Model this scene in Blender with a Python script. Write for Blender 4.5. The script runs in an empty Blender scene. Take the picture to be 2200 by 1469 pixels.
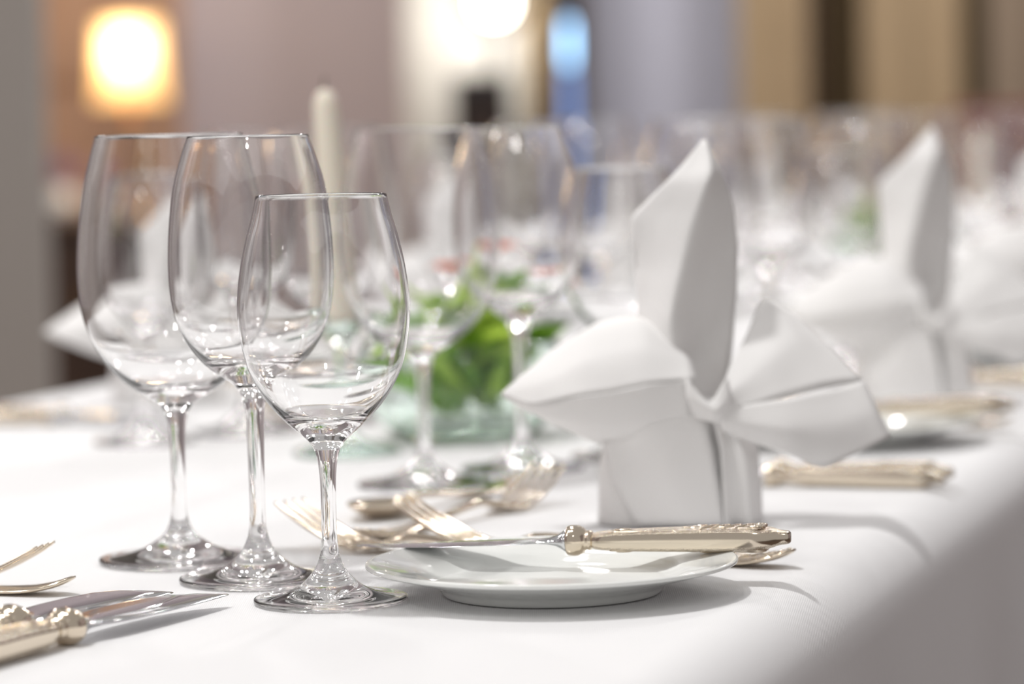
import bpy, bmesh, math, random
from mathutils import Vector, Matrix, noise

# ------------------------------------------------------------------ camera, world, lights, exposure
SC = bpy.context.scene
COL = SC.collection
FPX, CX, CY, CAMZ, TZ = 7200.0, 1100.0, 734.5, 0.968, 0.75     # focal length in pixels of the 2200 px frame
PITCH = math.atan((734.5 - 250.0) / FPX)
ROLL = math.radians(1.2)
cd = bpy.data.cameras.new('camera')
cam = bpy.data.objects.new('camera', cd)
COL.objects.link(cam)
SC.camera = cam
cd.sensor_width = 36.0
cd.lens = 36.0 * FPX / 2200.0
cam.matrix_world = (Matrix.Translation((0, 0, CAMZ)) @
                    Matrix.Rotation(math.pi / 2 - PITCH, 4, 'X') @ Matrix.Rotation(-ROLL, 4, 'Z'))
cd.dof.use_dof = True
cd.dof.focus_distance = 1.52
cd.dof.aperture_fstop = 5.2
cd.clip_start = 0.05
cd.clip_end = 60
MW = cam.matrix_world.copy()


def ray(u, v):
    d = Vector(((u - CX) / FPX, -(v - CY) / FPX, -1.0))
    return (MW.to_3x3() @ d)


def at_depth(u, v, y):
    """the world point on the sight line through (u, v) at distance y into the room"""
    r = ray(u, v)
    return Vector((0, 0, CAMZ)) + r * (y / r.y)


SC.view_settings.view_transform = 'Standard'
SC.view_settings.look = 'None'
SC.view_settings.gamma = 1.0
SC.view_settings.use_curve_mapping = False
SC.view_settings.exposure = -0.01
SC.cycles.max_bounces = 16
SC.cycles.transmission_bounces = 16
SC.cycles.glossy_bounces = 6
SC.cycles.transparent_max_bounces = 16
SC.cycles.sample_clamp_indirect = 300.0
SC.cycles.blur_glossy = 0.3

w = bpy.data.worlds.new('world')
SC.world = w
w.use_nodes = True
bg = w.node_tree.nodes['Background']
bg.inputs[0].default_value = (1.0, 0.965, 0.945, 1)
bg.inputs[1].default_value = 0.44


def area(name, loc, target, size, power, color=(1, 1, 1), spread=math.pi):
    ld = bpy.data.lights.new(name, 'AREA')
    ld.shape = 'DISK'
    ld.size = size
    ld.energy = power
    ld.color = color
    ld.spread = spread
    lo = bpy.data.objects.new(name, ld)
    COL.objects.link(lo)
    lo.location = loc
    lo.rotation_euler = (Vector(target) - Vector(loc)).to_track_quat('-Z', 'Y').to_euler()
    return lo


# downlights of the dining room, above the table (the key, then a cluster of small ones), and added fill lamps that brighten the walls
key = area('downlight_key', (-1.0, 1.72, 3.75), (0.05, 1.72, 0.75), 0.2, 50, (1.0, 0.985, 0.97))
area('downlight_middle', (-0.3, 1.65, 3.0), (-0.1, 1.6, 0.75), 0.10, 4, (1.0, 0.98, 0.96))
area('downlight_far', (-0.2, 4.1, 3.0), (0.4, 3.8, 0.75), 0.16, 7, (1.0, 0.98, 0.96))
for k, (dx, dy, e) in enumerate(((-1.3, 1.3, 2), (-0.2, 2.9, 2), (-1.9, 3.6, 3), (-1.0, 5.6, 18), (0.9, 5.8, 26), (2.0, 6.8, 26), (-2.2, 6.6, 26),
                                 (-2.4, 0.4, 12), (0.0, -0.9, 5))):
    area('downlight_room', (dx, dy, 3.0), (dx * .35, 2.4 + (dy - 2.4) * .45, 0.75), 0.22, e, (1.0, 0.975, 0.95))
area('added_wall_fill_left', (-3.0, 3.5, 3.1), (-4.0, 3.5, 1.2), 0.6, 40, (1.0, 0.93, 0.86))  # added lamps on both side walls, to brighten what the glasses mirror
area('added_wall_fill_right', (4.0, 3.5, 3.1), (5.0, 3.5, 1.2), 0.6, 14, (1.0, 0.97, 0.95))
area('added_wall_fill', (-0.6, 8.6, 3.1), (-0.6, 10.4, 1.2), 0.5, 27, (1.0, 0.97, 0.96))  # added pair of lamps that lifts the dark back wall
area('added_wall_fill', (1.5, 8.6, 3.1), (1.5, 10.3, 1.2), 0.5, 27, (1.0, 0.97, 0.96))

# ------------------------------------------------------------------ materials


def lin(c):
    r = []
    for x in c:
        x /= 255.0
        r.append(x / 12.92 if x <= 0.04045 else ((x + 0.055) / 1.055) ** 2.4)
    return (*r, 1.0)


def mat(name, rgb=(200, 200, 200), rough=0.5, metal=0.0, bump=None, spec=0.5, emis=None, estr=0.0,
        vary=None, sheen=0.0, trans=0.0, sss=0.0):
    m = bpy.data.materials.new(name)
    m.use_nodes = True
    nt = m.node_tree
    p = nt.nodes['Principled BSDF']
    p.inputs['Base Color'].default_value = lin(rgb)
    p.inputs['Roughness'].default_value = rough
    p.inputs['Metallic'].default_value = metal
    p.inputs['Specular IOR Level'].default_value = spec
    if sheen:
        p.inputs['Sheen Weight'].default_value = sheen
    if trans:
        p.inputs['Transmission Weight'].default_value = trans
    if sss:
        p.inputs['Subsurface Weight'].default_value = sss
        p.inputs['Subsurface Scale'].default_value = 0.01
    if emis:
        p.inputs['Emission Color'].default_value = lin(emis)
        p.inputs['Emission Strength'].default_value = estr
    tc = nt.nodes.new('ShaderNodeTexCoord')
    if vary:
        rgb2, sc = vary
        nz = nt.nodes.new('ShaderNodeTexNoise')
        nz.inputs['Scale'].default_value = sc
        nz.inputs['Detail'].default_value = 4
        rp = nt.nodes.new('ShaderNodeMix')
        rp.data_type = 'RGBA'
        rp.inputs[6].default_value = lin(rgb)
        rp.inputs[7].default_value = lin(rgb2)
        nt.links.new(tc.outputs['Object'], nz.inputs['Vector'])
        nt.links.new(nz.outputs['Fac'], rp.inputs[0])
        nt.links.new(rp.outputs[2], p.inputs['Base Color'])
    if bump:
        sc, st, dist = bump
        nz = nt.nodes.new('ShaderNodeTexNoise')
        nz.inputs['Scale'].default_value = sc
        nz.inputs['Detail'].default_value = 3
        bp = nt.nodes.new('ShaderNodeBump')
        bp.inputs['Strength'].default_value = st
        bp.inputs['Distance'].default_value = dist
        nt.links.new(tc.outputs['Object'], nz.inputs['Vector'])
        nt.links.new(nz.outputs['Fac'], bp.inputs['Height'])
        nt.links.new(bp.outputs['Normal'], p.inputs['Normal'])
    return m


def glass_mat(name, rgb=(255, 255, 255), ior=1.5):
    m = bpy.data.materials.new(name)
    m.use_nodes = True
    nt = m.node_tree
    nt.nodes.clear()
    g = nt.nodes.new('ShaderNodeBsdfGlass')
    g.inputs['Color'].default_value = lin(rgb)
    g.inputs['Roughness'].default_value = 0.0
    g.inputs['IOR'].default_value = ior
    o = nt.nodes.new('ShaderNodeOutputMaterial')
    nt.links.new(g.outputs[0], o.inputs[0])
    return m


def cloth_mat(name, rgb, scale, strength):
    """woven linen: two crossed fine waves under a soft noise"""
    m = mat(name, rgb, 0.85, sheen=0.15, spec=0.2)
    nt = m.node_tree
    p = nt.nodes['Principled BSDF']
    tc = nt.nodes.new('ShaderNodeTexCoord')
    ws = []
    for ax in ('X', 'Y'):
        wv = nt.nodes.new('ShaderNodeTexWave')
        wv.bands_direction = ax
        wv.inputs['Scale'].default_value = scale
        wv.inputs['Distortion'].default_value = 1.5
        nt.links.new(tc.outputs['Object'], wv.inputs['Vector'])
        ws.append(wv)
    ad = nt.nodes.new('ShaderNodeMath')
    ad.operation = 'ADD'
    nt.links.new(ws[0].outputs['Fac'], ad.inputs[0])
    nt.links.new(ws[1].outputs['Fac'], ad.inputs[1])
    bp = nt.nodes.new('ShaderNodeBump')
    bp.inputs['Strength'].default_value = strength
    bp.inputs['Distance'].default_value = 0.0004
    nt.links.new(ad.outputs[0], bp.inputs['Height'])
    nt.links.new(bp.outputs['Normal'], p.inputs['Normal'])
    return m


def relief_mat(name, rgb, rough):
    """silver with engraved scrolls near the ends of a handle"""
    m = mat(name, rgb, rough, 1.0)
    nt = m.node_tree
    p = nt.nodes['Principled BSDF']
    tc = nt.nodes.new('ShaderNodeTexCoord')
    wv = nt.nodes.new('ShaderNodeTexWave')
    wv.wave_type = 'RINGS'
    wv.rings_direction = 'SPHERICAL'
    wv.inputs['Scale'].default_value = 60
    wv.inputs['Distortion'].default_value = 5
    wv.inputs['Detail Scale'].default_value = 25
    mp = nt.nodes.new('ShaderNodeMapping')
    mp.inputs['Location'].default_value = (-0.012, 0.004, -0.004)
    nt.links.new(tc.outputs['Object'], mp.inputs['Vector'])
    nt.links.new(mp.outputs['Vector'], wv.inputs['Vector'])
    geo = nt.nodes.new('ShaderNodeSeparateXYZ')
    nt.links.new(tc.outputs['Normal'], geo.inputs[0])
    ab = nt.nodes.new('ShaderNodeMath')
    ab.operation = 'ABSOLUTE'
    nt.links.new(geo.outputs[2], ab.inputs[0])
    mr = nt.nodes.new('ShaderNodeMapRange')
    mr.inputs['From Min'].default_value = 0.45
    mr.inputs['From Max'].default_value = 0.75
    nt.links.new(ab.outputs[0], mr.inputs['Value'])
    mu = nt.nodes.new('ShaderNodeMath')
    mu.operation = 'MULTIPLY'
    nt.links.new(wv.outputs['Fac'], mu.inputs[0])
    nt.links.new(mr.outputs[0], mu.inputs[1])
    bp = nt.nodes.new('ShaderNodeBump')
    bp.inputs['Strength'].default_value = 0.6
    bp.inputs['Distance'].default_value = 0.0016
    nt.links.new(mu.outputs[0], bp.inputs['Height'])
    nt.links.new(bp.outputs['Normal'], p.inputs['Normal'])
    return m


M = dict(
    glass=glass_mat('crystal'),
    bowlglass=glass_mat('vessel_glass', (250, 254, 252)),
    cloth=cloth_mat('white_damask', (236, 236, 237), 330, 0.25),
    napkin=cloth_mat('white_napkin_linen', (240, 239, 238), 420, 0.25),
    china=mat('white_porcelain', (243, 245, 242), 0.06, spec=0.6),
    silver=mat('polished_silver', (220, 207, 188), 0.13, 1.0, bump=(90, 0.15, 0.0006)),
    relief=relief_mat('engraved_silver', (222, 210, 192), 0.14),
    steel=mat('polished_steel', (215, 216, 218), 0.07, 1.0),
    wax=mat('cream_wax', (228, 222, 206), 0.5, sss=0.3),
    wick=mat('wick', (70, 62, 52), 0.9),
    leaf=mat('green_leaf', (150, 196, 50), 0.45, vary=((84, 140, 40), 30)),
    leaf2=mat('yellow_green_leaf', (206, 228, 96), 0.45, vary=((150, 196, 60), 26)),
    petal=mat('coral_petal', (226, 120, 88), 0.6),
    lilac=mat('lilac_petal', (176, 150, 196), 0.7, vary=((140, 110, 170), 40)),
    soil=mat('moss', (70, 96, 40), 0.95),
    wall=mat('mauve_grey_plaster', (188, 178, 182), 0.9, bump=(30, 0.1, 0.002), vary=((180, 171, 176), 2)),
    wallb=mat('cool_lit_plaster', (190, 190, 202), 0.9, bump=(30, 0.1, 0.002)),  # bluish tone of cool light painted into the plaster
    pillar=mat('warm_grey_plaster', (176, 172, 164), 0.9, bump=(30, 0.1, 0.002)),
    greyp=mat('grey_plaster', (158, 152, 146), 0.9, bump=(30, 0.1, 0.002)),
    tan=mat('tan_wood', (186, 152, 126), 0.55, vary=((160, 126, 102), 3)),
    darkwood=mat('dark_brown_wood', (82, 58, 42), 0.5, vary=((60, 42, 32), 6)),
    redwood=mat('red_brown_wood', (120, 50, 38), 0.5),
    black=mat('black_plastic', (34, 30, 30), 0.6),
    carpet=mat('brown_carpet', (96, 80, 70), 0.95, bump=(400, 0.5, 0.004)),
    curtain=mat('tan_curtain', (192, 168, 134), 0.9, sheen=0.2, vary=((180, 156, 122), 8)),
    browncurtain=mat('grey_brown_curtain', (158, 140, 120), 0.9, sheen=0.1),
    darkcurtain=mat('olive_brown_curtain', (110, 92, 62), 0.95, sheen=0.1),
    bluepaint=mat('blue_translucent_panel', (120, 150, 205), 0.5, emis=(120, 150, 210), estr=1.4),
    shade=mat('warm_lamp_shade', (255, 226, 180), 0.8, emis=(255, 196, 120), estr=1.6),
    bulb=mat('lit_bulb', (255, 240, 220), 0.5, emis=(255, 226, 178), estr=16),
    flood=mat('lit_white_lens', (255, 255, 255), 0.4, emis=(255, 250, 240), estr=12),
    bluelamp=mat('lit_blue_lens', (150, 200, 255), 0.4, emis=(160, 206, 246), estr=5),
    brass=mat('brass', (190, 150, 90), 0.25, 1.0),
)

# ------------------------------------------------------------------ helpers


def obj(name, bm, m, parent=None, smooth=True, mods=()):
    me = bpy.data.meshes.new(name)
    bm.normal_update()
    bm.to_mesh(me)
    bm.free()
    if smooth:
        for p in me.polygons:
            p.use_smooth = True
    me.materials.append(m)
    o = bpy.data.objects.new(name, me)
    COL.objects.link(o)
    if parent:
        o.parent = parent
    return o


def thing(name, label, cat, group=None, loc=(0, 0, 0), rz=0.0):
    o = bpy.data.objects.new(name, None)
    o.empty_display_size = 0.02
    COL.objects.link(o)
    o.location = loc
    o.rotation_euler = (0, 0, rz)
    return tag(o, label, cat, group)


def tag(o, label, cat, group=None):
    o['label'] = label
    o['category'] = cat
    if group:
        o['group'] = group
    return o


def struct(o):
    o['kind'] = 'structure'
    return o


def box(bm, x0, x1, y0, y1, z0, z1, bev=0.0):
    r = bmesh.ops.create_cube(bm, size=1.0)
    for v in r['verts']:
        v.co = Vector(((x0 + x1) / 2 + v.co.x * (x1 - x0), (y0 + y1) / 2 + v.co.y * (y1 - y0),
                       (z0 + z1) / 2 + v.co.z * (z1 - z0)))
    if bev:
        es = list({e for v in r['verts'] for e in v.link_edges})
        bmesh.ops.bevel(bm, geom=es, offset=bev, segments=3, affect='EDGES', profile=0.5)


def spline(pts, n):
    """Catmull-Rom through the points, n steps per span"""
    P = [Vector(p) for p in pts]
    P = [P[0] * 2 - P[1]] + P + [P[-1] * 2 - P[-2]]
    out = []
    for i in range(1, len(P) - 2):
        for k in range(n):
            t = k / n
            a, b, c, d = P[i - 1], P[i], P[i + 1], P[i + 2]
            out.append(0.5 * ((2 * b) + (c - a) * t + (2 * a - 5 * b + 4 * c - d) * t * t + (3 * b - a - 3 * c + d) * t ** 3))
    out.append(P[-2].copy())
    return out


def lathe(bm, prof, seg=72, cx=0.0, cy=0.0, tilt=None):
    """revolve (r, z) points; a point with r = 0 closes to a pole"""
    rings = []
    for r, z in prof:
        if r < 1e-6:
            rings.append([bm.verts.new((cx, cy, z))])
        else:
            rings.append([bm.verts.new((cx + r * math.cos(2 * math.pi * k / seg), cy + r * math.sin(2 * math.pi * k / seg), z))
                          for k in range(seg)])
    for A, B in zip(rings, rings[1:]):
        for k in range(seg):
            k2 = (k + 1) % seg
            if len(A) == 1 and len(B) == 1:
                continue
            if len(A) == 1:
                bm.faces.new((A[0], B[k2], B[k]))
            elif len(B) == 1:
                bm.faces.new((A[k], A[k2], B[0]))
            else:
                bm.faces.new((A[k], A[k2], B[k2], B[k]))


def loft(bm, rings, cap=True):
    vs = [[bm.verts.new(p) for p in r] for r in rings]
    n = len(vs[0])
    for A, B in zip(vs, vs[1:]):
        for k in range(n):
            bm.faces.new((A[k], A[(k + 1) % n], B[(k + 1) % n], B[k]))
    if cap:
        bm.faces.new(list(reversed(vs[0])))
        bm.faces.new(vs[-1])
    bmesh.ops.recalc_face_normals(bm, faces=bm.faces[:])


def superring(x, cy, cz, hw, hh, n=24, e=2.6, tx=0.0):
    out = []
    for k in range(n):
        t = 2 * math.pi * k / n
        c, s = math.cos(t), math.sin(t)
        y = hw * abs(c) ** (2 / e) * (1 if c >= 0 else -1)
        z = hh * abs(s) ** (2 / e) * (1 if s >= 0 else -1)
        out.append((x + tx * z, cy + y, cz + z))
    return out


MM = 0.001
UA = Vector((0.294, 0.956, 0)).normalized()       # along the table, away from the camera
UB = Vector((UA.y, -UA.x, 0))                     # across the table, to the right
ANG = math.atan2(UA.y, UA.x)                      # heading of the table's long axis


def T(a, b, z=0.0):
    """table coordinates in millimetres to the world"""
    p = UA * (a * MM) + UB * (b * MM)
    return Vector((p.x, p.y, TZ + z * MM))


def copy_tree(o, parent=None):
    c = o.copy()
    COL.objects.link(c)
    c.parent = parent
    for ch in list(o.children):
        copy_tree(ch, c)
    return c


# ------------------------------------------------------------------ the room
def room():
    bm = bmesh.new()
    box(bm, -4, 5, -1.5, 11, -0.1, 0)
    struct(obj('floor', bm, M['carpet'], smooth=False))
    bm = bmesh.new()
    box(bm, -4, 5, 10.5, 10.7, 0, 4.0)
    struct(obj('wall_back', bm, M['wall'], smooth=False))
    bm = bmesh.new()
    box(bm, -4.2, -4, -1.5, 10.7, 0, 4.0)
    struct(obj('wall_left', bm, M['wall'], smooth=False))
    bm = bmesh.new()
    box(bm, 5, 5.2, -1.5, 10.7, 0, 4.0)
    struct(obj('wall_right', bm, M['wall'], smooth=False))

    def ux(u, y):
        return at_depth(u, 100, y).x
    # grey pillar at the left, near
    bm = bmesh.new()
    box(bm, ux(-330, 5), ux(84, 5), 5.0, 5.08, 0, 4.0, 0.01)
    struct(obj('wall_pillar_left', bm, M['greyp'], smooth=False))
    # warm grey pillar behind the floodlight
    bm = bmesh.new()
    box(bm, ux(866, 10), ux(1150, 10), 10.0, 10.5, 0, 4.0, 0.01)
    struct(obj('wall_pillar_middle', bm, M['pillar'], smooth=False))
    # wall to the right of it, cool light put into its blue grey colour
    bm = bmesh.new()
    box(bm, ux(1265, 10.3), ux(1585, 10.3), 10.3, 10.5, 0, 4.0)
    struct(obj('wall_panel_right', bm, M['wallb'], smooth=False))
    # tan panelled door at the left
    d = thing('door_1', 'tan wooden door at the far left behind the glowing lamp', 'door')
    del d['label'], d['category']
    struct(d)
    y = 10.42
    bm = bmesh.new()
    x0, x1 = ux(60, y), ux(385, y)
    box(bm, x0, x1, y, 10.5, 0, 2.3)
    for (a, b) in ((0.08, 0.46), (0.54, 0.92)):
        for (z0, z1) in ((0.15, 1.0), (1.1, 2.15)):
            box(bm, x0 + (x1 - x0) * a, x0 + (x1 - x0) * b, y - 0.02, y, z0, z1, 0.008)
    obj('door_leaf', bm, M['tan'], d, smooth=False)
    return ux


ux = room()


def tablecloth():
    A0, A1, B0, B1, R = 1130.0, 5700.0, -1190.0, -305.0, 80.0
    pts = []
    def arc(ca, cb, t0):
        for k in range(17):
            t = t0 + math.pi / 2 * k / 16
            pts.append((ca + R * math.cos(t), cb + R * math.sin(t), math.cos(t), math.sin(t)))
    def line(p, q, n, m):
        for k in range(1, m):
            s = k / m
            pts.append((p[0] + (q[0] - p[0]) * s, p[1] + (q[1] - p[1]) * s, n[0], n[1]))
    arc(A1 - R, B1 - R, 0)
    line((A1 - R, B1), (A0 + R, B1), (0, 1), 160)
    arc(A0 + R, B1 - R, math.pi / 2)
    line((A0, B1 - R), (A0, B0 + R), (-1, 0), 40)
    arc(A0 + R, B0 + R, math.pi)
    line((A0 + R, B0), (A1 - R, B0), (0, -1), 160)
    arc(A1 - R, B0 + R, 1.5 * math.pi)
    line((A1, B0 + R), (A1, B1 - R), (1, 0), 40)
    prof = []
    RR = 36.0
    for k in range(13):
        t = math.pi / 2 * k / 12
        prof.append((-RR + RR * math.sin(t), -RR + RR * math.cos(t), 0.0))
    for k in range(1, 13):
        f = k / 12
        prof.append((0, -RR - 670 * f, f))
    bm = bmesh.new()
    rows = []
    L = 0.0
    acc = [0.0]
    for p, q in zip(pts, pts[1:]):
        acc.append(acc[-1] + math.hypot(q[0] - p[0], q[1] - p[1]))
    for (s, z, f) in prof:
        row = []
        for (a, b, na, nb), l in zip(pts, acc):
            wv = 18 * f ** 0.8 * (math.sin(l / 52.0) + 0.6 * math.sin(l / 31.0 + 1.3) + 0.5 * math.sin(l / 97.0)) + 26 * f
            zz = z
            p = T(a + na * (s + wv), b + nb * (s + wv), zz)
            row.append(bm.verts.new(p))
        rows.append(row)
    n = len(pts)
    for r0, r1 in zip(rows, rows[1:]):
        for k in range(n):
            k2 = (k + 1) % n
            bm.faces.new((r0[k], r1[k], r1[k2], r0[k2]))
    bm.faces.new(rows[0])
    bmesh.ops.recalc_face_normals(bm, faces=bm.faces[:])
    o = obj('tablecloth', bm, M['cloth'])
    # keep the top flat and crisp
    tag(o, 'long white tablecloth spread flat over the banquet table and falling over its edge', 'tablecloth')


tablecloth()

# ------------------------------------------------------------------ wine glasses


def glass_kind(Hh, foot_r, bowl, stem, inner_z, cone):
    """bowl: outer (r,z) from rim to stem junction; stem: junction to knot; all millimetres"""
    def S(pts, n=6):
        return [(max(p[0], 0.0) * MM, p[1] * MM) for p in spline([(a, b, 0) for a, b in pts], n)]
    outer = S(bowl)
    # inner wall: offset along the normal by a thickness that swells towards the bottom
    inner = []
    N = len(outer)
    for i, (r, z) in enumerate(outer):
        a = outer[max(i - 1, 0)]
        b = outer[min(i + 1, N - 1)]
        dr, dz = b[0] - a[0], b[1] - a[1]
        l = math.hypot(dr, dz)
        nr, nz = dz / l, -dr / l            # inward for a profile that runs down
        th = 0.0007
        zz = z / MM
        if zz < inner_z + 25:
            th += 0.0014 * ((inner_z + 25 - zz) / 25) ** 2
        rr, z2 = r + nr * th, z + nz * th
        if z2 / MM < inner_z + 1.5 or rr < 0.002:
            break
        inner.append((rr, z2))
    lr, lz = inner[-1]
    for k in range(1, 7):
        t = math.pi / 2 * k / 6
        inner.append((lr * math.cos(t), lz - (lz - inner_z * MM) * math.sin(t)))
    inner[-1] = (0.0, inner_z * MM)
    rim = []
    (r0, z0), (r1, z1) = outer[0], inner[0]
    for k in range(1, 5):
        t = math.pi * k / 5
        cx, cz = (r0 + r1) / 2, (z0 + z1) / 2
        rim.append((cx - (r0 - r1) / 2 * math.cos(t), cz + 0.0006 * math.sin(t)))
    bm_b = bmesh.new()
    lathe(bm_b, list(reversed(inner)) + rim + outer, 96)
    st = S(stem, 6)
    bm_s = bmesh.new()
    lathe(bm_s, st, 48)
    ft = S(cone, 6)
    edge = []
    er, ez = ft[-1]
    for k in range(1, 6):
        t = math.pi * k / 6
        edge.append((er + 0.0006 * math.sin(t), ez / 2 + ez / 2 * math.cos(t) + 0.0001))
    under = [(er - 0.0004, 0.0002), (er * 0.93, 0.0003), (er * 0.6, 0.0012), (er * 0.3, 0.0019), (0.0, 0.0022)]
    bm_f = bmesh.new()
    lathe(bm_f, ft + edge + under, 96)
    for bm in (bm_b, bm_s, bm_f):
        bmesh.ops.recalc_face_normals(bm, faces=bm.faces[:])
    # orientation check: outward normals
    def fix(bm, up):
        fs = [f for f in bm.faces]
        f = max(fs, key=lambda f: (Vector((f.calc_center_median().x, f.calc_center_median().y, 0)).length))
        c = f.calc_center_median()
        f.normal_update()
        if f.normal.dot(Vector((c.x, c.y, 0))) < 0:
            bmesh.ops.reverse_faces(bm, faces=fs)
    for bm in (bm_b, bm_s, bm_f):
        for f in bm.faces:
            f.normal_update()
        fix(bm, True)
    t = thing('wine_glass', '', 'wine glass')
    obj('bowl', bm_b, M['glass'], t)
    obj('stem', bm_s, M['glass'], t)
    obj('foot', bm_f, M['glass'], t)
    return t


G_SMALL = glass_kind(184, 35, [(29.6, 184), (31.6, 175), (34.2, 166), (37.2, 152), (39, 136), (38.2, 122), (35.6, 109), (31.6, 99.5),
                               (26.3, 91), (19.6, 83.5), (12.6, 77), (8.6, 73.5), (6.1, 70)],
                     [(6.1, 70), (4.7, 65), (3.9, 59), (3.5, 50), (3.5, 38), (3.7, 28), (4.4, 22), (5.6, 18)], 84,
                     [(5.6, 18), (7.4, 14.6), (10.5, 11), (15, 7.2), (21, 4.5), (28, 3.0), (34.4, 2.5)])
G_MIDDLE = glass_kind(211, 38, [(28.7, 211), (31.6, 203), (35.8, 188), (38.4, 168), (39.2, 148), (37.9, 132), (34.6, 120), (29.6, 111),
                                (22.6, 103), (15, 97.5), (9, 93), (6.2, 88)],
                      [(6.2, 88), (5.0, 84), (4.4, 78), (4.0, 60), (3.7, 40), (3.9, 28), (4.8, 22), (6.2, 18)], 105,
                      [(6.2, 18), (8, 14.6), (11.5, 11), (16.5, 7.2), (23, 4.5), (31, 3.0), (37.4, 2.5)])
G_LARGE = glass_kind(212, 40.5, [(36.5, 212), (39.6, 201), (43.6, 184), (46.4, 162), (47.2, 143), (45.6, 126), (41.6, 113), (35.4, 101),
                                 (26.6, 91), (17.2, 84), (9.8, 79.5), (6.6, 76)],
                     [(6.6, 76), (5.0, 71), (4.2, 64), (3.7, 50), (3.5, 36), (3.7, 26), (4.8, 20), (6.4, 16)], 88,
                     [(6.4, 16), (8.6, 13.2), (12.5, 10.2), (18, 7.0), (25, 4.5), (33.5, 3.0), (39.9, 2.5)])
KINDS = {'small': G_SMALL, 'middle': G_MIDDLE, 'large': G_LARGE}
USED = set()


def place(proto, a, b, rz, label, group, z=0.3, tilt=None, scale=None):
    key = proto.name
    o = proto if key not in USED else copy_tree(proto)
    USED.add(key)
    o.location = T(a, b, z)
    o.rotation_euler = (tilt[0], tilt[1], rz) if tilt else (0, 0, rz)
    if scale:
        o.scale = scale if isinstance(scale, tuple) else (scale,) * 3
    o['label'] = label
    if group:
        o['group'] = group
    return o


# ------------------------------------------------------------------ cutlery


def make_knife():
    """handle butt at the origin, blade towards +X, lying flat on z = 0; 205 mm"""
    t = thing('table_knife', '', 'knife')
    cz = 5.8
    secs = [(0, 2.6, 2.2, 2.4), (1.2, 3.6, 3.0, 2.8), (5, 4.4, 3.4, 3), (9, 7.2, 4.6, 3), (14, 8.8, 5.4, 3.2), (20, 9.2, 5.8, 3.4),
            (34, 8.6, 5.7, 3.6), (52, 7.9, 5.4, 3.6), (70, 7.2, 5.0, 3.6), (84, 6.4, 4.4, 3.2), (89, 5.2, 3.9, 2.6), (91, 4.2, 3.2, 2.2)]
    rings = []
    P = spline([(s[0], s[1], s[2]) for s in secs], 3)
    E = spline([(s[3], 0, 0) for s in secs], 3)
    for p, e in zip(P, E):
        rings.append([tuple(c * MM for c in q) for q in superring(p.x, 0, cz, p.y, p.z, 28, e.x)])
    bm = bmesh.new()
    loft(bm, rings)
    h = obj('handle', bm, M['relief'], t)
    # raised rim lines and scrolls on the two broad faces
    bm = bmesh.new()
    for sgn in (1, -1):
        for side in (1, -1):
            pts = []
            for k in range(25):
                x = 12 + 70 * k / 24
                pts.append(Vector((x, side * (7.0 - 0.03 * x), cz + sgn * (5.05 - 0.012 * x))))
            tube(bm, [p * MM for p in pts], 0.45 * MM, 6)
        for (x0, y0, r0, dr) in ((15, 2.6, 3.1, 1), (15, -2.6, 3.1, -1), (30, 0, 3.6, 1), (44, 0, 2.8, -1), (76, 0, 2.4, 1)):
            pts = []
            for k in range(40):
                th = k / 39 * 4.2 * math.pi
                r = r0 * (1 - 0.8 * k / 39)
                pts.append(Vector((x0 + r * math.cos(th * dr) * 1.5, y0 + r * math.sin(th * dr), cz + sgn * 5.55 - sgn * 0.012 * x0)))
            tube(bm, [p * MM for p in pts], 0.8 * MM, 6)
        for k in range(9):
            x0 = 17 + k * 2.6
            pts = [Vector((x0 + 5 * s, (1 if k % 2 else -1) * (1 + 4.6 * s), cz + sgn * (5.7 - 0.9 * s * s))) for s in
                   [j / 8 for j in range(9)]]
            tube(bm, [p * MM for p in pts], 0.75 * MM, 6)
    obj('relief', bm, M['silver'], h)
    bm = bmesh.new()
    rings = []
    for p in spline([(90.5, 4.6, 3.6), (92, 5.6, 4.6), (93.5, 5.2, 4.4), (95, 6.6, 5.8), (97.5, 8.2, 6.9), (100.5, 8.4, 7.0), (102, 8.0, 6.6)], 3):
        rings.append([tuple(c * MM for c in q) for q in superring(p.x, 0, cz + 0.3, p.y, p.z, 28, 2.2)])
    loft(bm, rings)
    obj('bolster', bm, M['silver'], t)
    bm = bmesh.new()
    rings = []
    for (x, hw, hh, cy) in ((101.5, 7.6, 6.2, 0), (104, 7.0, 4.6, 0), (107, 5.8, 2.8, 0), (111, 5.6, 1.6, 0), (116, 7.6, 1.25, 0.6),
                            (122, 9.4, 1.15, 1.0), (135, 10.2, 1.05, 1.0), (155, 10.4, .95, 1.0), (172, 9.8, .85, 0.6), (185, 8.0, .75, -0.6),
                            (195, 5.2, .65, -2.8), (201, 2.6, .5, -5.0), (204, 0.8, .35, -6.4)):
        ring = []
        for k in range(20):
            tt = 2 * math.pi * k / 20
            c, s = math.cos(tt), math.sin(tt)
            f = 1 - 0.72 * max(c, 0) if x > 112 else 1
            ring.append((x * MM, (cy + hw * c) * MM, (cz + 0.3 - (x - 101) * 0.012 + hh * f * s) * MM))
        rings.append(ring)
    loft(bm, rings)
    obj('blade', bm, M['steel'], t)
    return t


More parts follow.
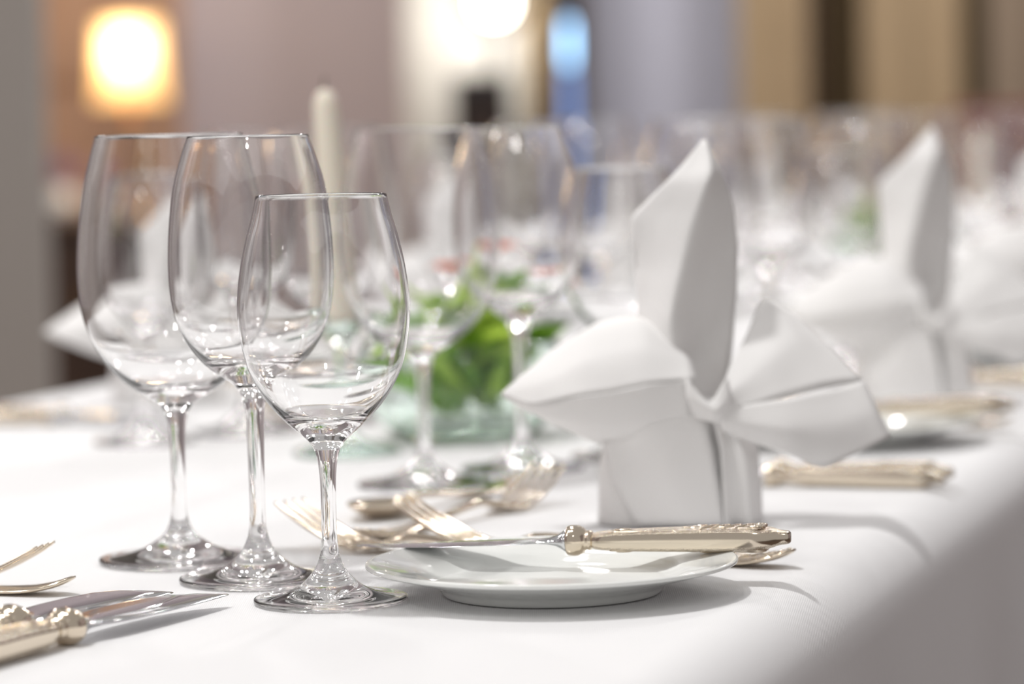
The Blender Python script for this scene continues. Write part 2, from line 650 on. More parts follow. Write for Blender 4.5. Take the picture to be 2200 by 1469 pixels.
def tube(bm, pts, r, n=8):
    rings = []
    for i, p in enumerate(pts):
        d = (pts[min(i + 1, len(pts) - 1)] - pts[max(i - 1, 0)]).normalized()
        up = Vector((0, 0, 1)) if abs(d.z) < 0.9 else Vector((1, 0, 0))
        s = d.cross(up).normalized()
        q = s.cross(d)
        rings.append([p + s * (r * math.cos(2 * math.pi * k / n)) + q * (r * math.sin(2 * math.pi * k / n)) for k in range(n)])
    vs = [[bm.verts.new(p) for p in rr] for rr in rings]
    for A, B in zip(vs, vs[1:]):
        for k in range(n):
            bm.faces.new((A[k], A[(k + 1) % n], B[(k + 1) % n], B[k]))
    bm.faces.new(list(reversed(vs[0])))
    bm.faces.new(vs[-1])


def ribbon(bm, sta, cyf=None):
    """sta: (x, halfwidth, halfthickness, z, cy) lofted bar"""
    rings = []
    P = spline([(s[0], s[1], s[2]) for s in sta], 4)
    Q = spline([(s[3], s[4], 0) for s in sta], 4)
    for p, q in zip(P, Q):
        rings.append([tuple(c * MM for c in r) for r in superring(p.x, q.y, q.x, max(p.y, .2), max(p.z, .15), 16, 2.6)])
    vs = [[bm.verts.new(c) for c in rr] for rr in rings]
    n = 16
    for A, B in zip(vs, vs[1:]):
        for k in range(n):
            bm.faces.new((A[k], A[(k + 1) % n], B[(k + 1) % n], B[k]))
    bm.faces.new(list(reversed(vs[0])))
    bm.faces.new(vs[-1])


HANDLE = [(0, 2.0, .6, 8.2, 0), (3, 5.0, 1.3, 7.0, 0), (8, 8.2, 1.5, 5.2, 0), (14, 9.8, 1.5, 3.8, 0), (24, 9.8, 1.5, 2.3, 0), (40, 7.8, 1.5, 1.8, 0),
          (60, 5.6, 1.6, 2.6, 0), (85, 3.9, 1.8, 5.0, 0), (108, 3.0, 2.0, 7.4, 0), (124, 2.9, 2.0, 8.2, 0), (134, 3.4, 1.9, 7.8, 0)]


def make_fork(name='table_fork'):
    t = thing(name, '', 'fork')
    bm = bmesh.new()
    ribbon(bm, HANDLE)
    bmesh.ops.recalc_face_normals(bm, faces=bm.faces[:])
    h = obj('handle', bm, M['silver'], t)
    bm = bmesh.new()
    for side in (1, -1):
        tube(bm, [Vector((x, side * w, z)) * MM for x, w, z in ((4, 4.4, 8.2), (8, 7.4, 6.8), (14, 8.8, 5.4), (24, 8.8, 3.9), (40, 7.0, 4.0), (60, 4.8, 4.3), (85, 3.0, 6.9))],
             0.5 * MM, 6)
    for k in range(7):
        x = 6 + k * 3.2
        tube(bm, [Vector((x + 3 * s, (1 if k % 2 else -1) * 5.6 * s, 8.4 - (x + 3 * s) * .16 + .1)) * MM for s in (0, .25, .5, .75, 1)], 0.5 * MM, 6)
    obj('relief', bm, M['relief'], h)
    bm = bmesh.new()
    ribbon(bm, [(133, 3.4, 1.9, 7.8, 0), (138, 5.4, 1.7, 6.6, 0), (144, 9.0, 1.5, 4.6, 0), (151, 11.6, 1.4, 3.0, 0), (158, 12.2, 1.3, 2.7, 0)])
    for k in range(4):
        cy = (k - 1.5) * 6.6
        ribbon(bm, [(156, 2.4, 1.3, 2.7, cy), (164, 1.9, 1.3, 3.6, cy), (174, 1.8, 1.25, 6.6, cy), (186, 1.6, 1.2, 11.6, cy), (197, 1.3, 1.0, 17.2, cy), (204, .8, .6, 21.4, cy)])
    bmesh.ops.recalc_face_normals(bm, faces=bm.faces[:])
    obj('tines', bm, M['silver'], t)
    return t


def make_spoon():
    t = thing('dessert_spoon', '', 'spoon')
    bm = bmesh.new()
    ribbon(bm, HANDLE)
    bmesh.ops.recalc_face_normals(bm, faces=bm.faces[:])
    obj('handle', bm, M['silver'], t)
    bm = bmesh.new()
    nx, ny = 24, 12
    g = []
    for i in range(nx + 1):
        s = i / nx
        x = 132 + 56 * s
        hw = 18.5 * (math.sin(math.pi * min(max(s, 0.0), 1)) ** 0.62) * (1.08 - 0.25 * s) + (3.0 if s < 0.08 else 0.4)
        row = []
        for j in range(ny + 1):
            q = -1 + 2 * j / ny
            depth = 8.5 * math.sin(math.pi * s) ** 0.8 * (1 - q * q)
            row.append(bm.verts.new(Vector((x, hw * q, 8.2 + 1.2 * s - depth)) * MM))
        g.append(row)
    for i in range(nx):
        for j in range(ny):
            bm.faces.new((g[i][j], g[i + 1][j], g[i + 1][j + 1], g[i][j + 1]))
    o = obj('bowl', bm, M['silver'], t)
    so = o.modifiers.new('thickness', 'SOLIDIFY')
    so.thickness = 0.0012
    so.offset = 0
    return t


KNIFE = make_knife()
BUTTER = None
FORK = make_fork()
DFORK = make_fork('dessert_fork')
SPOON = make_spoon()

# ------------------------------------------------------------------ bread plate


def make_plate_simple():
    prof = [(0, 5.2), (30, 5.2), (50, 5.4), (55, 6.2), (59, 8.0), (64, 10.4), (74, 13.0), (83, 15.4), (84.6, 15.4), (85.2, 14.6), (84.6, 13.6),
            (80, 12.2), (68, 9.0), (60, 7.0), (53, 4.2), (50.6, 1.2), (49.4, 0.2), (48, 0.0), (46.6, 0.4), (46, 2.2), (30, 2.6), (0, 2.6)]
    pr = spline([(a, b, 0) for a, b in prof[1:-1]], 4)
    bm = bmesh.new()
    lathe(bm, [(0, 5.2 * MM)] + [(p.x * MM, p.y * MM) for p in pr] + [(0, 2.6 * MM)], 128)
    bmesh.ops.recalc_face_normals(bm, faces=bm.faces[:])
    o = obj('bread_plate', bm, M['china'])
    return tag(o, '', 'plate')


PLATE = make_plate_simple()

# ------------------------------------------------------------------ folded napkin
# local frame: x to the right, y away from the viewer, z up; millimetres


def stiff(pts, n, k):
    """between a polyline (k = 1) and a smooth spline (k = 0)"""
    A = spline(pts, n)
    P = [Vector(p) for p in pts]
    B = []
    for p, q in zip(P, P[1:]):
        B += [p.lerp(q, j / n) for j in range(n)]
    B.append(P[-1])
    return [a.lerp(b, k) for a, b in zip(A, B)]


def patch(bm, rows, sub=5, wr=1.2, seed=0, k=0.45):
    """sheet through a grid of control points"""
    R = [stiff(r, sub, k) for r in rows]
    cols = list(zip(*R))
    C = [stiff(list(c), sub, k) for c in cols]
    grid = list(zip(*C))
    vs = []
    for i, row in enumerate(grid):
        rr = []
        for j, p in enumerate(row):
            q = Vector(p)
            q += noise.noise_vector(q * 0.045 + Vector((seed, 0, 0))) * wr
            rr.append(bm.verts.new(q * MM))
        vs.append(rr)
    for A, B in zip(vs, vs[1:]):
        for k in range(len(A) - 1):
            bm.faces.new((A[k], A[k + 1], B[k + 1], B[k]))


def make_napkin():
    bm = bmesh.new()
    # wrapped body: an open oval collar, overlapping at the front
    rows = []
    for (z, sx, sy, sh) in ((0, 42, 30, 0), (14, 42, 29, 0), (34, 41, 27, 0), (52, 38, 23, 1), (66, 33, 18, 3)):
        row = []
        for k in range(17):
            t = -math.pi / 2 - 0.25 + (2 * math.pi + 0.5) * k / 16
            ex = 1 + 0.05 * k / 16
            cx, sn = math.cos(t), math.sin(t)
            rx = sx * ex * abs(cx) ** 0.72 * (1 if cx > 0 else -1)
            ry = sy * ex * abs(sn) ** 0.8 * (1 if sn > 0 else -1)
            row.append((rx + sh, ry, z))
        rows.append(row)
    patch(bm, rows, 3, 1.0, 3)
    # diagonal lapel over the front left of the body
    patch(bm, [[(-41, -22, 46), (-36, -29, 24), (-24, -33, 2)], [(-18, -34, 58), (-8, -37, 32), (2, -37, 2)], [(10, -33, 66), (17, -37, 34), (21, -36, 1)]], 6, 1.0, 5)
    # vertical pleats at the right of the front
    patch(bm, [[(15, -33, 66), (20, -38, 40), (21, -38, 1)], [(20, -27, 64), (26, -30, 38), (27, -30, 1)],
               [(24, -33, 62), (33, -34, 36), (35, -33, 1)], [(27, -22, 60), (40, -22, 34), (42, -20, 1)]], 6, 0.8, 7)
    # spire: a hollow leaf folded along a crease, lit face at the left, deep face at the right
    patch(bm, [[(15.4, 2, 202), (15.8, 2, 202), (16.2, 2, 202), (16.6, 2, 202), (17, 2, 202)],
               [(-3, -6, 182), (6, -10, 182), (18, -15, 184), (22, -8, 184), (25, 0, 185)],
               [(-22.5, 0, 163), (-10, -6, 160), (8, -16, 158), (22, -6, 160), (31, 2, 166)],
               [(-22, 4, 138), (-12, -5, 136), (2, -17, 134), (18, -5, 138), (33, 4, 146)],
               [(-21, 4, 112), (-14, -6, 112), (-4, -18, 108), (12, -6, 112), (32, 5, 120)],
               [(-14, 0, 90), (-10, -8, 88), (-2, -17, 84), (12, -4, 88), (27, 4, 92)],
               [(-2, -8, 66), (2, -12, 64), (8, -16, 62), (17, -8, 60), (24, 2, 62)]], 6, 1.2, 11, 0.75)
    # back of the spire
    patch(bm, [[(15.4, 3, 202), (16, 3, 202), (17, 3, 202)],
               [(-3, -5, 182), (10, 12, 182), (25, 1, 185)],
               [(-22, 1, 163), (6, 20, 160), (31, 3, 166)],
               [(-21, 5, 112), (6, 22, 118), (32, 6, 120)],
               [(-14, 4, 60), (6, 22, 60), (26, 4, 60)]], 6, 1.0, 13, 0.75)
    # left wing, upper sheet
    patch(bm, [[(-94, -18, 71), (-94, -18, 71), (-94, -18, 71), (-94, -18, 71)],
               [(-68, 4, 92), (-72, -12, 86), (-76, -26, 76), (-79, -31, 66)],
               [(-42, 14, 105), (-46, -10, 103), (-50, -30, 88), (-52, -40, 71)],
               [(-18, 16, 108), (-19, -8, 108), (-20, -30, 95), (-20, -42, 76)],
               [(4, 6, 88), (4, -10, 90), (6, -28, 85), (7, -38, 79)]], 6, 1.2, 17)
    # left wing, lower sheet
    patch(bm, [[(-94, -18, 70), (-94, -18, 70), (-94, -18, 70)],
               [(-79, -31, 66), (-74, -26, 60), (-66, -12, 53)],
               [(-52, -40, 71), (-50, -34, 56), (-44, -16, 44)],
               [(-20, -42, 76), (-22, -38, 58), (-24, -26, 44)],
               [(7, -38, 79), (6, -37, 66), (4, -32, 54)]], 6, 1.0, 19)
    # knot fold between the wings
    patch(bm, [[(2, -40, 80), (2, -42, 70), (6, -38, 58)], [(14, -43, 66), (17, -46, 62), (18, -41, 56)], [(24, -40, 80), (26, -42, 70), (27, -38, 58)]], 5, .5, 23)
    # right wing, upper face
    patch(bm, [[(17, -42, 66), (16, -43, 64), (16, -43, 62)],
               [(28, -22, 86), (32, -34, 76), (34, -40, 64)],
               [(38, -6, 102), (48, -24, 88), (54, -36, 68)],
               [(47, 6, 117), (62, -14, 98), (74, -30, 72)],
               [(60, 10, 110), (80, -6, 92), (96, -22, 74)]], 6, 1.0, 29)
    # right wing, drooping lower face
    patch(bm, [[(17, -42, 64), (18, -43, 58), (20, -40, 52)],
               [(34, -40, 64), (36, -44, 54), (38, -40, 44)],
               [(54, -37, 67), (56, -45, 52), (56, -44, 38)],
               [(75, -30, 71), (78, -40, 52), (74, -44, 31)],
               [(96, -22, 74), (103, -30, 60), (110, -34, 46)]], 6, 1.0, 31)
    o = obj('folded_napkin', bm, M['napkin'])
    so = o.modifiers.new('thickness', 'SOLIDIFY')
    so.thickness = 0.0013
    so.offset = 0
    return tag(o, '', 'napkin')


NAPKIN = make_napkin()

# ------------------------------------------------------------------ place settings
ORD = ['first', 'second', 'third', 'fourth', 'fifth']


def seat(side, i):
    """side 'right' diners sit at the right edge and face left; 'left' the other way round"""
    if side == 'right':
        a0, b0 = 1731 + 697 * i, -440
        rot = math.pi
        fa, fb, ra, rb = 0, -1, 1, 0
    else:
        a0, b0 = 1731 + 697 * i, -1030
        fa, fb, ra, rb = 0, 1, -1, 0
    head = math.atan2((UA * fa + UB * fb).y, (UA * fa + UB * fb).x)      # direction the diner looks

    def P(fwd, right):
        return a0 + fa * fwd + ra * right, b0 + fb * fwd + rb * right
    where = {'right': ['in the nearest right-hand place setting', 'in the second right-hand place setting',
                       'in the third right-hand place setting', 'in the fourth right-hand place setting',
                       'in the farthest right-hand place setting'],
             'left': ['', 'in the nearest left-hand place setting', 'in the second left-hand place setting',
                      'in the third left-hand place setting', 'in the farthest left-hand place setting']}[side][i]
    far = i >= 2
    # napkin
    face = {'right': (0.0, -0.04, 0.05, -0.05, 0.03)[i], 'left': (0, .12, -.1, .1, 0)[i]}[side]
    a, b = P(0, 0)
    if i or side == 'right':
        nl = 'white winged spire-folded napkin ' + where
        sc = {'right': (1, 1, 1), 'left': (1, 1, 0.82)}[side]
        place(NAPKIN, a, b, face, nl, 'folded napkins on the table', z=0.6, scale=sc)
        NAPS.append((side, i))
    # glasses
    for kind, (f, r) in {'large': (194, 149), 'middle': (160, 237), 'small': (115, 314)}.items():
        a, b = P(f, r)
        nm = {'large': 'widest clear wine glass ', 'middle': 'tall medium clear wine glass ', 'small': 'smallest clear wine glass '}[kind]
        place(KINDS[kind], a, b, 0.3 * i, nm + where, 'wine glasses on the table')
    # bread plate with butter knife
    a, b = P(-8, -272)
    place(PLATE, a, b, 0, 'white bread plate under a butter knife ' + where, 'white bread plates', z=0.4)
    if side == 'right' and i == 0:
        KNIFE['label'] = ''
    ka, kb = P(-110, -227)
    k = place(KNIFE, ka, kb, head + 0.06, 'silver knife lying across the bread plate ' + where, 'silver cutlery', z=16.0,
              tilt=(0, 0.027, 0), scale=1.03)
    # forks
    for q, (f, r, nm) in enumerate(((-32, -201, 'outer silver fork '), (-100, -175, 'inner silver fork nearer the napkin '))):
        if far and side == 'left':
            continue
        a, b = P(f, r)
        place(FORK, a, b, head - (0.346, 0.247)[q], nm + where, 'silver cutlery', z=0.2, scale=1.08)
    # knives
    for q, (r, nm) in enumerate(((168, 'inner silver knife nearer the napkin '), (196, 'outer silver knife '))):
        if far and side == 'left':
            continue
        a, b = P(-114, r)
        place(KNIFE, a, b, head + 0.03 * (q - .5), nm + where, 'silver cutlery', z=0.2)
    # dessert fork and spoon across the top
    if not (far and side == 'left'):
        a, b = P(140, -122)
        place(DFORK, a, b, math.atan2((UA * ra).y, (UA * ra).x) - 0.22, 'silver dessert fork lying crosswise ' + where, 'silver cutlery', z=0.2)
        a, b = P(135, 150)
        place(SPOON, a, b, math.atan2((UA * -ra).y, (UA * -ra).x) - 0.20, 'silver dessert spoon lying crosswise ' + where, 'silver cutlery', z=0.2)


NAPS = []
for i in range(5):
    seat('right', i)
for i in range(0, 5):
    if i:
        seat('left', i)

# ------------------------------------------------------------------ the near head seat, in focus


def on_table(u, v, z=0.0):
    r = ray(u, v)
    t = (TZ + z * MM - CAMZ) / r.z
    p = Vector((0, 0, CAMZ)) + r * t
    return p.dot(UA) / MM, p.dot(UB) / MM


HW = 'at the near end of the table'
a, b = on_table(711, 1294)
place(G_SMALL, a, b, 0.0, 'smallest and nearest clear wine glass, in sharp focus in front of two taller ones', 'wine glasses on the table')
a, b = on_table(557, 1248)
place(G_MIDDLE, a, b, 0.0, 'tall medium clear wine glass between the nearest glass and the widest glass', 'wine glasses on the table')
a, b = on_table(388, 1206)
place(G_LARGE, a, b, 0.0, 'widest clear wine glass, leftmost of the three in the foreground', 'wine glasses on the table')


def knife_from(tip, bol, label, roll):
    ta, tb = on_table(*tip, 4)
    ba, bb = on_table(*bol, 8)
    d = (T(ta, tb) - T(ba, bb))
    d.z = 0
    d.normalize()
    p = T(ta, tb) - d * 0.204 * 1.12
    rz = math.atan2(d.y, d.x)
    a, b = p.dot(UA) / MM, p.dot(UB) / MM
    place(KNIFE, a, b, rz, label, 'silver cutlery', z=1.2, tilt=(roll, 0, 0), scale=1.12)


knife_from((457, 1283), (152, 1341), 'silver knife with bright pale blade at lower left, nearer the glasses', 0.13)
knife_from((337, 1276), (4, 1341), 'silver knife with dark mirrored blade at lower left, behind the other', 0.2)
a, b = on_table(98, 1172, 21)
place(DFORK, a, b - 204, math.atan2(UB.y, UB.x), 'silver dessert fork at the left edge with tines pointing up and right', 'silver cutlery', z=0.2)
a, b = on_table(160, 1246, 7)
place(SPOON, a, b, math.atan2(-UB.y, -UB.x) + 0.05, 'silver spoon at the left edge, its upturned handle end pointing right', 'silver cutlery', z=0.2)

# ------------------------------------------------------------------ centrepieces


def leaf(bm, base, tip, width, bend, twist):
    base, tip = Vector(base), Vector(tip)
    d = tip - base
    s = d.cross(Vector((0, 0, 1)))
    if s.length < 1e-6:
        s = Vector((1, 0, 0))
    s.normalize()
    s = Matrix.Rotation(twist, 3, d.normalized()) @ s
    nrm = s.cross(d).normalized()
    rows = []
    n = 9
    for i in range(n):
        t = i / (n - 1)
        wdt = width * math.sin(math.pi * (0.06 + 0.94 * t)) ** 0.75 * (1 - 0.25 * t)
        c = base + d * t + nrm * bend * math.sin(math.pi * t) - Vector((0, 0, 1)) * abs(bend) * t * t
        rows.append([bm.verts.new(c + s * (wdt * q) + nrm * (abs(q) * wdt * 0.35)) for q in (-1, -0.5, 0, 0.5, 1)])
    for A, B in zip(rows, rows[1:]):
        for k in range(4):
            bm.faces.new((A[k], A[k + 1], B[k + 1], B[k]))


def arrangement(a, b, label, seed):
    rnd = random.Random(seed)
    t = thing('flower_arrangement', label, 'flower arrangement', 'flower arrangements down the middle of the table', T(a, b, 0.3), 0)
    t.scale = (1.22, 1.22, 1.12)
    pr = [(0, 0), (34, 0), (40, 3), (52, 16), (58, 32), (56, 48), (52, 58), (50, 58), (53.5, 47), (55, 32), (49, 18), (38, 6), (0, 5)]
    P = spline([(x, y, 0) for x, y in pr[1:-1]], 4)
    bm = bmesh.new()
    lathe(bm, [(0, 0)] + [(p.x * MM, p.y * MM) for p in P] + [(0, 5 * MM)], 64)
    bmesh.ops.recalc_face_normals(bm, faces=bm.faces[:])
    obj('vase', bm, M['bowlglass'], t)
    for nm, m, n in (('leaves', M['leaf'], 26), ('pale_leaves', M['leaf2'], 22)):
        bm = bmesh.new()
        for k in range(n):
            an = rnd.uniform(0, 2 * math.pi)
            out = rnd.uniform(0.015, 0.062)
            h = rnd.uniform(0.035, 0.105) * (1.15 - out * 8)
            leaf(bm, (rnd.uniform(-.02, .02), rnd.uniform(-.02, .02), rnd.uniform(.012, .03)),
                 (math.cos(an) * out, math.sin(an) * out, max(h, .02) + .02), rnd.uniform(.009, .019), rnd.uniform(-.01, .014), rnd.uniform(-.8, .8))
        o = obj(nm, bm, m, t)
        so = o.modifiers.new('thickness', 'SOLIDIFY')
        so.thickness = 0.0007
    bm = bmesh.new()
    for k in range(3):
        c = Vector((rnd.uniform(-.01, .05), rnd.uniform(-.03, .02), .088 + .012 * k))
        for j in range(6):
            an = j * math.pi / 3 + k
            leaf(bm, c, c + Vector((math.cos(an) * .014, math.sin(an) * .014, .006)), .0055, .003, 0)
    o = obj('petals', bm, M['petal'], t)
    so = o.modifiers.new('thickness', 'SOLIDIFY')
    so.thickness = 0.0006
    return t


a, b = on_table(1000, 940)
arrangement(a, b, 'green leafy arrangement in a low glass bowl behind the nearest right hand setting', 4)
arrangement(a + 1500, b + 10, 'green leafy arrangement in a glass bowl far down the table', 9)


def candle(a, b, hold, tall, label, lean, r=11.0):
    t = thing('taper_candle', label, 'candle', 'taper candles on glass holders', T(a, b, hold + 0.5), 0)
    pr = [(0, 0), (r * 0.98, 0), (r * 1.0, 4), (r * 0.86, tall * 0.6), (r * 0.74, tall - 10), (r * 0.5, tall - 2.5), (1.2, tall), (0, tall)]
    bm = bmesh.new()
    lathe(bm, [(x * MM, z * MM) for x, z in pr], 40)
    bmesh.ops.recalc_face_normals(bm, faces=bm.faces[:])
    obj('wax', bm, M['wax'], t)
    bm = bmesh.new()
    tube(bm, [Vector((0, 0, (tall - 1) * MM)), Vector((0, 0, (tall + 4) * MM)), Vector((0.0012, 0, (tall + 8) * MM))], 0.0007, 8)
    obj('wick', bm, M['wick'], t)
    t.rotation_euler = (0, lean, 0)
    h = thing('candle_holder', 'clear glass candle holder under the ' + label, 'candle holder', 'glass candle holders', T(a, b, 0.3), 0)
    pr = [(34, 0), (35, 2), (30, 5), (14, 9), (7, 14), (5, 22), (5, hold - 22), (8, hold - 14), (13.5, hold - 8), (14, hold), (12.6, hold), (11.6, hold - 6)]
    P = spline([(x, y, 0) for x, y in pr], 4)
    bm = bmesh.new()
    lathe(bm, [(0, 0)] + [(p.x * MM, p.y * MM) for p in P] + [(0, (hold - 6) * MM)], 48)
    bmesh.ops.recalc_face_normals(bm, faces=bm.faces[:])
    obj('stem', bm, M['bowlglass'], h)


candle(2051, -745, 86, 152, 'cream taper candle leaning left behind the foreground glasses', -0.06)
candle(4385, -700, 60, 128, 'cream taper candle at the right, far down the table', 0.0, 13)

# ------------------------------------------------------------------ things at the back of the room


def sideboard():
    y = 10.0
    x0, x1 = ux(92, y), ux(330, y)
    t = thing('sideboard', 'dark brown wooden sideboard against the back wall at far left', 'sideboard', None, ((x0 + x1) / 2, 9.9, 0), 0)
    hw = (x1 - x0) / 2
    bm = bmesh.new()
    box(bm, -hw, hw, -0.22, 0.22, 0.08, 0.67, 0.006)
    obj('body', bm, M['darkwood'], t, smooth=False)
    bm = bmesh.new()
    box(bm, -hw - .02, hw + .02, -0.25, 0.24, 0.67, 0.70, 0.006)
    obj('top', bm, M['darkwood'], t, smooth=False)
    for k in range(2):
        bm = bmesh.new()
        c = (k - .5) * hw
        box(bm, c - hw / 2 + .02, c + hw / 2 - .02, -0.24, -0.22, 0.12, 0.63, 0.004)
        d = obj('door', bm, M['darkwood'], t, smooth=False)
        bm = bmesh.new()
        bmesh.ops.create_uvsphere(bm, u_segments=12, v_segments=8, radius=0.014, matrix=Matrix.Translation((c + (0.5 - k) * hw * .8, -0.252, 0.46)))
        obj('knob', bm, M['brass'], d)
    for sx in (-1, 1):
        for sy in (-1, 1):
            bm = bmesh.new()
            box(bm, sx * (hw - .05) - .025, sx * (hw - .05) + .025, sy * .18 - .025, sy * .18 + .025, 0, 0.08)
            obj('leg', bm, M['darkwood'], t, smooth=False)


sideboard()


def table_lamp():
    p = at_depth(278, 112, 9.9)
    t = thing('table_lamp', 'warm glowing table lamp with fabric shade on the sideboard', 'lamp', None, (p.x, p.y, 0.702), 0)
    top = p.z - 0.702
    bm = bmesh.new()
    lathe(bm, [(0, 0), (0.06, 0), (0.06, 0.012), (0.018, 0.03), (0.03, 0.08), (0.034, 0.14), (0.014, 0.2), (0.007, 0.24), (0.007, top), (0, top)], 32)
    bmesh.ops.recalc_face_normals(bm, faces=bm.faces[:])
    obj('base', bm, M['brass'], t)
    bm = bmesh.new()
    lathe(bm, [(0.11, top - 0.15), (0.095, top + 0.09)], 40)
    o = obj('lamp_shade', bm, M['shade'], t)
    so = o.modifiers.new('thickness', 'SOLIDIFY')
    so.thickness = 0.002
    bm = bmesh.new()
    bmesh.ops.create_uvsphere(bm, u_segments=24, v_segments=16, radius=0.07, matrix=Matrix.Translation((0, 0, top)))
    obj('bulb', bm, M['bulb'], t)
    ld = bpy.data.lights.new('lamp_light', 'POINT')
    ld.energy = 14
    ld.color = (1.0, 0.72, 0.42)
    ld.shadow_soft_size = 0.12
    lo = bpy.data.objects.new('lamp_light', ld)
    COL.objects.link(lo)
    lo.location = (p.x, p.y - 0.16, p.z + 0.02)


table_lamp()


def bouquet():
    p = at_depth(118, 440, 9.85)
    t = thing('flower_vase', 'vase of lilac flowers on the sideboard below the lamp', 'vase', None, (p.x + 0.02, p.y, 0.702), 0)
    bm = bmesh.new()
    lathe(bm, [(0, 0), (0.035, 0), (0.05, 0.03), (0.04, 0.07), (0.03, 0.09), (0.026, 0.09), (0.034, 0.06), (0.04, 0.03), (0, 0.01)], 32)
    bmesh.ops.recalc_face_normals(bm, faces=bm.faces[:])
    obj('pot', bm, M['china'], t)
    rnd = random.Random(2)
    bm = bmesh.new()
    for k in range(60):
        an, r = rnd.uniform(0, 2 * math.pi), rnd.uniform(0, .075)
        c = Vector((math.cos(an) * r, math.sin(an) * r * .8, 0.15 - r * .6 + rnd.uniform(-.02, .03)))
        for j in range(5):
            q = j * 1.257 + k
            leaf(bm, c, c + Vector((math.cos(q) * .02, math.sin(q) * .02, .006)), .008, .003, 0)
    obj('blossoms', bm, M['lilac'], t)


bouquet()


def floodlight():
    p = at_depth(1062, 8, 9.62)
    t = thing('floodlight', 'bright white round floodlight on a stand in front of the middle pillar', 'floodlight', None, (p.x, p.y, 0), 0)
    bm = bmesh.new()
    tube(bm, [Vector((0, 0.03, 0.02)), Vector((0, 0.03, p.z - 0.10))], 0.014, 12)
    obj('pole', bm, M['greyp'], t)
    for k in range(3):
        an = k * 2.094 + .5
        bm = bmesh.new()
        tube(bm, [Vector((0, 0.03, 0.35)), Vector((math.cos(an) * .2, math.sin(an) * .2 - .05, 0.015))], 0.012, 10)
        obj('leg', bm, M['greyp'], t)
    bm = bmesh.new()
    lathe(bm, [(0, -0.05), (0.06, -0.05), (0.098, 0.03), (0.098, 0.045), (0.088, 0.045), (0.088, 0.032), (0, 0.032)], 40)
    bmesh.ops.rotate(bm, verts=bm.verts, cent=(0, 0, 0), matrix=Matrix.Rotation(math.radians(82), 3, 'X'))
    bmesh.ops.translate(bm, verts=bm.verts, vec=(0, 0, p.z))
    bmesh.ops.recalc_face_normals(bm, faces=bm.faces[:])
    h = obj('housing', bm, M['greyp'], t)
    bm = bmesh.new()
    lathe(bm, [(0.05, 0.037), (0.03, 0.043), (0, 0.046)], 40)
    bmesh.ops.rotate(bm, verts=bm.verts, cent=(0, 0, 0), matrix=Matrix.Rotation(math.radians(82), 3, 'X'))
    bmesh.ops.translate(bm, verts=bm.verts, vec=(0, 0, p.z))
    obj('lens', bm, M['flood'], h)
    # its spill upward and back on to the pillar
    area('floodlight_spill', (p.x - .01, p.y + 0.1, p.z - 0.02), (p.x - 0.04, 10.0, p.z - 0.04), 0.1, 2.8, (1, .97, .93))


floodlight()


def loudspeaker():
    p = at_depth(1035, 235, 9.0)
    t = thing('loudspeaker', 'small black loudspeaker on a pole below the white floodlight', 'loudspeaker', None, (p.x, p.y, 0), 0)
    z0, z1 = p.z - 0.12, p.z + 0.09
    bm = bmesh.new()
    box(bm, -.075, .075, -.07, .07, z0, z1, 0.012)
    b = obj('cabinet', bm, M['black'], t)
    for zc, r in ((z0 + .07, .042), (z1 - .05, .022)):
        bm = bmesh.new()
        lathe(bm, [(0, -.004), (r * .4, 0.002), (r, 0.008), (r * 1.1, 0.008), (r * 1.1, 0.0)], 28)
        bmesh.ops.rotate(bm, verts=bm.verts, cent=(0, 0, 0), matrix=Matrix.Rotation(math.radians(90), 3, 'X'))
        bmesh.ops.translate(bm, verts=bm.verts, vec=(0, -.07, zc))
        obj('driver', bm, M['darkwood'], b)
    bm = bmesh.new()
    tube(bm, [Vector((0, 0, 0.02)), Vector((0, 0, z0))], 0.016, 12)
    obj('pole', bm, M['black'], t)
    bm = bmesh.new()
    lathe(bm, [(0, 0), (.16, 0), (.16, .012), (.02, .03), (0, .03)], 32)
    bmesh.ops.recalc_face_normals(bm, faces=bm.faces[:])
    obj('base', bm, M['black'], t)


loudspeaker()


def blue_column():
    y = 9.4
    x0, x1 = at_depth(1213, 200, y).x, at_depth(1233, 200, y).x
    zt = at_depth(1222, 150, y).z
    t = thing('floor_lamp', 'slender blue floor lamp with a bright glowing oval head', 'lamp', None, ((x0 + x1) / 2, y, 0), 0)
    hw = (x1 - x0) / 2
    bm = bmesh.new()
    lathe(bm, [(0, 0.03), (hw, 0.03), (hw, zt), (0, zt)], 32)
    obj('column', bm, M['bluepaint'], t, smooth=False)
    bm = bmesh.new()
    lathe(bm, [(0, 0), (hw * 2, 0), (hw * 2, .03), (0, .03)], 32)
    obj('base', bm, M['greyp'], t, smooth=False)
    bm = bmesh.new()
    zh = at_depth(1222, 70, y).z
    z0 = zt + 0.003
    r = hw * .9
    lathe(bm, [(0, z0), (r * .7, z0 + .01), (r, z0 + .03), (r, zh), (r * .7, zh + .03), (0, zh + .04)], 32)
    bmesh.ops.recalc_face_normals(bm, faces=bm.faces[:])
    obj('lamp_head', bm, M['bluelamp'], t)


blue_column()


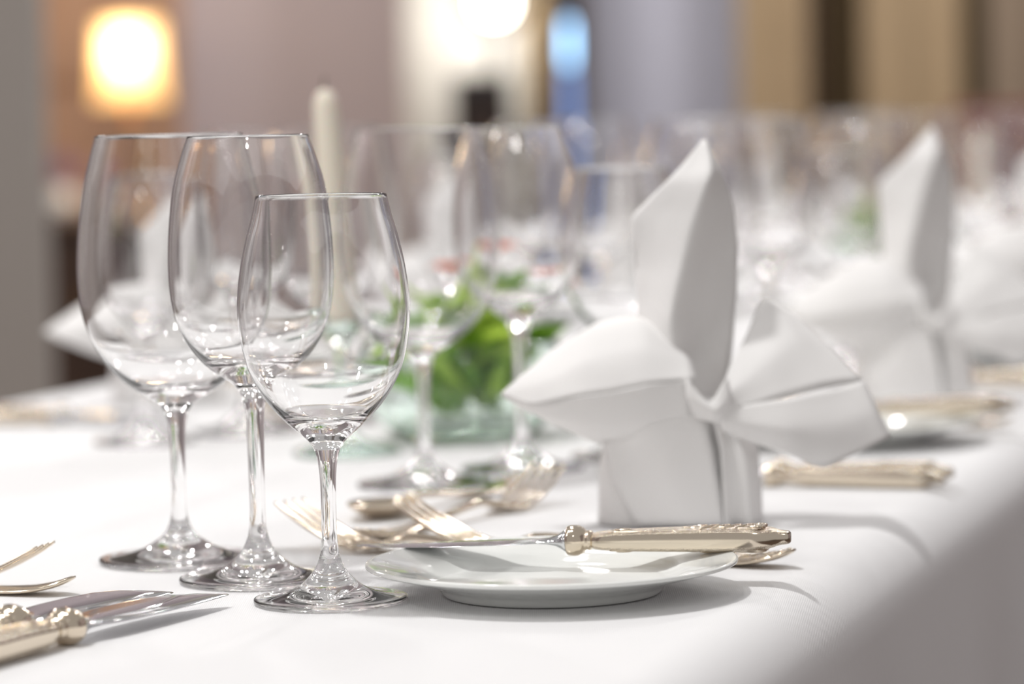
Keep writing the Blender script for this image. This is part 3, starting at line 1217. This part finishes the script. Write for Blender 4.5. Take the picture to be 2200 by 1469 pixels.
def curtain(name, u0, u1, y, m, label, amp=0.03, wl=0.09, z1=3.0):
    x0, x1 = ux(u0, y), ux(u1, y)
    bm = bmesh.new()
    n = max(24, int((x1 - x0) / 0.008))
    bot, top = [], []
    rings = []
    for zz in (0.02, 0.5, 1.0, 1.5, 2.0, z1):
        rings.append([bm.verts.new((x0 + (x1 - x0) * k / n, y + amp * math.sin((x1 - x0) * k / n / wl * 2 * math.pi + 0.3 * zz) + 0.4 * amp * math.sin(k * .13 + zz), zz))
                      for k in range(n + 1)])
    for A, B in zip(rings, rings[1:]):
        for k in range(n):
            bm.faces.new((A[k], A[k + 1], B[k + 1], B[k]))
    o = obj(name, bm, m)
    so = o.modifiers.new('thickness', 'SOLIDIFY')
    so.thickness = 0.004
    tag(o, label, 'curtain', 'curtains along the back wall')


curtain('curtain', 1590, 1735, 10.0, M['curtain'], 'tan curtain panel beside the cool-lit blue grey wall', .02, .11)
curtain('curtain', 1722, 1775, 10.12, M['darkwood'], 'narrow darkest brown strip put in for the dark recess between two tan panels', .02, .08)  # curtain mesh standing in for the dark recess between the panels
curtain('curtain', 1768, 1862, 10.15, M['darkcurtain'], 'olive brown sheet put in for the dark recess left of the wide tan panel', .02, .1)  # second dark sheet for the same recess
curtain('curtain', 1856, 2066, 10.0, M['curtain'], 'wide tan curtain panel behind the second napkin', .02, .16)
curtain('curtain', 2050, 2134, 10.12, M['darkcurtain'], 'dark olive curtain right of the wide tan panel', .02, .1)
curtain('curtain', 2125, 2330, 10.0, M['browncurtain'], 'brownish curtain at the right edge of the picture', .02, .14)
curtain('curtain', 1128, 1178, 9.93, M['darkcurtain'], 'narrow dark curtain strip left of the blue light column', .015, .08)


def chair():
    """red brown chair whose rounded back shows at the far right"""
    p = at_depth(2345, 262, 7.0)
    t = thing('dining_chair', 'red brown wooden chair back at the right edge behind the table', 'chair', None, (p.x, 7.0, 0), 0.3)
    for sx in (-1, 1):
        bm = bmesh.new()
        tube(bm, [Vector((sx * .2, .2, 0)), Vector((sx * .2, .2, .45)), Vector((sx * .19, .25, p.z + .02))], 0.02, 10)
        obj('leg', bm, M['redwood'], t)
        bm = bmesh.new()
        tube(bm, [Vector((sx * .2, -.2, 0)), Vector((sx * .2, -.2, .44))], 0.02, 10)
        obj('leg', bm, M['redwood'], t)
    bm = bmesh.new()
    box(bm, -.23, .23, -.23, .23, .44, .49, .015)
    obj('seat', bm, M['redwood'], t)
    bm = bmesh.new()
    box(bm, -.21, .21, .225, .26, p.z - .35, p.z + .04, .015)
    obj('backrest', bm, M['redwood'], t)


chair()

# shadow caustics: the key light shines through the glass on to the cloth
key.data.cycles.is_caustics_light = True
bpy.data.objects['tablecloth'].cycles.is_caustics_receiver = True
for o in list(COL.objects):
    if o.type == 'MESH' and o.data.materials and o.data.materials[0] == M['glass']:
        if o.parent.location.y < 2.3:
            o.cycles.is_caustics_caster = True
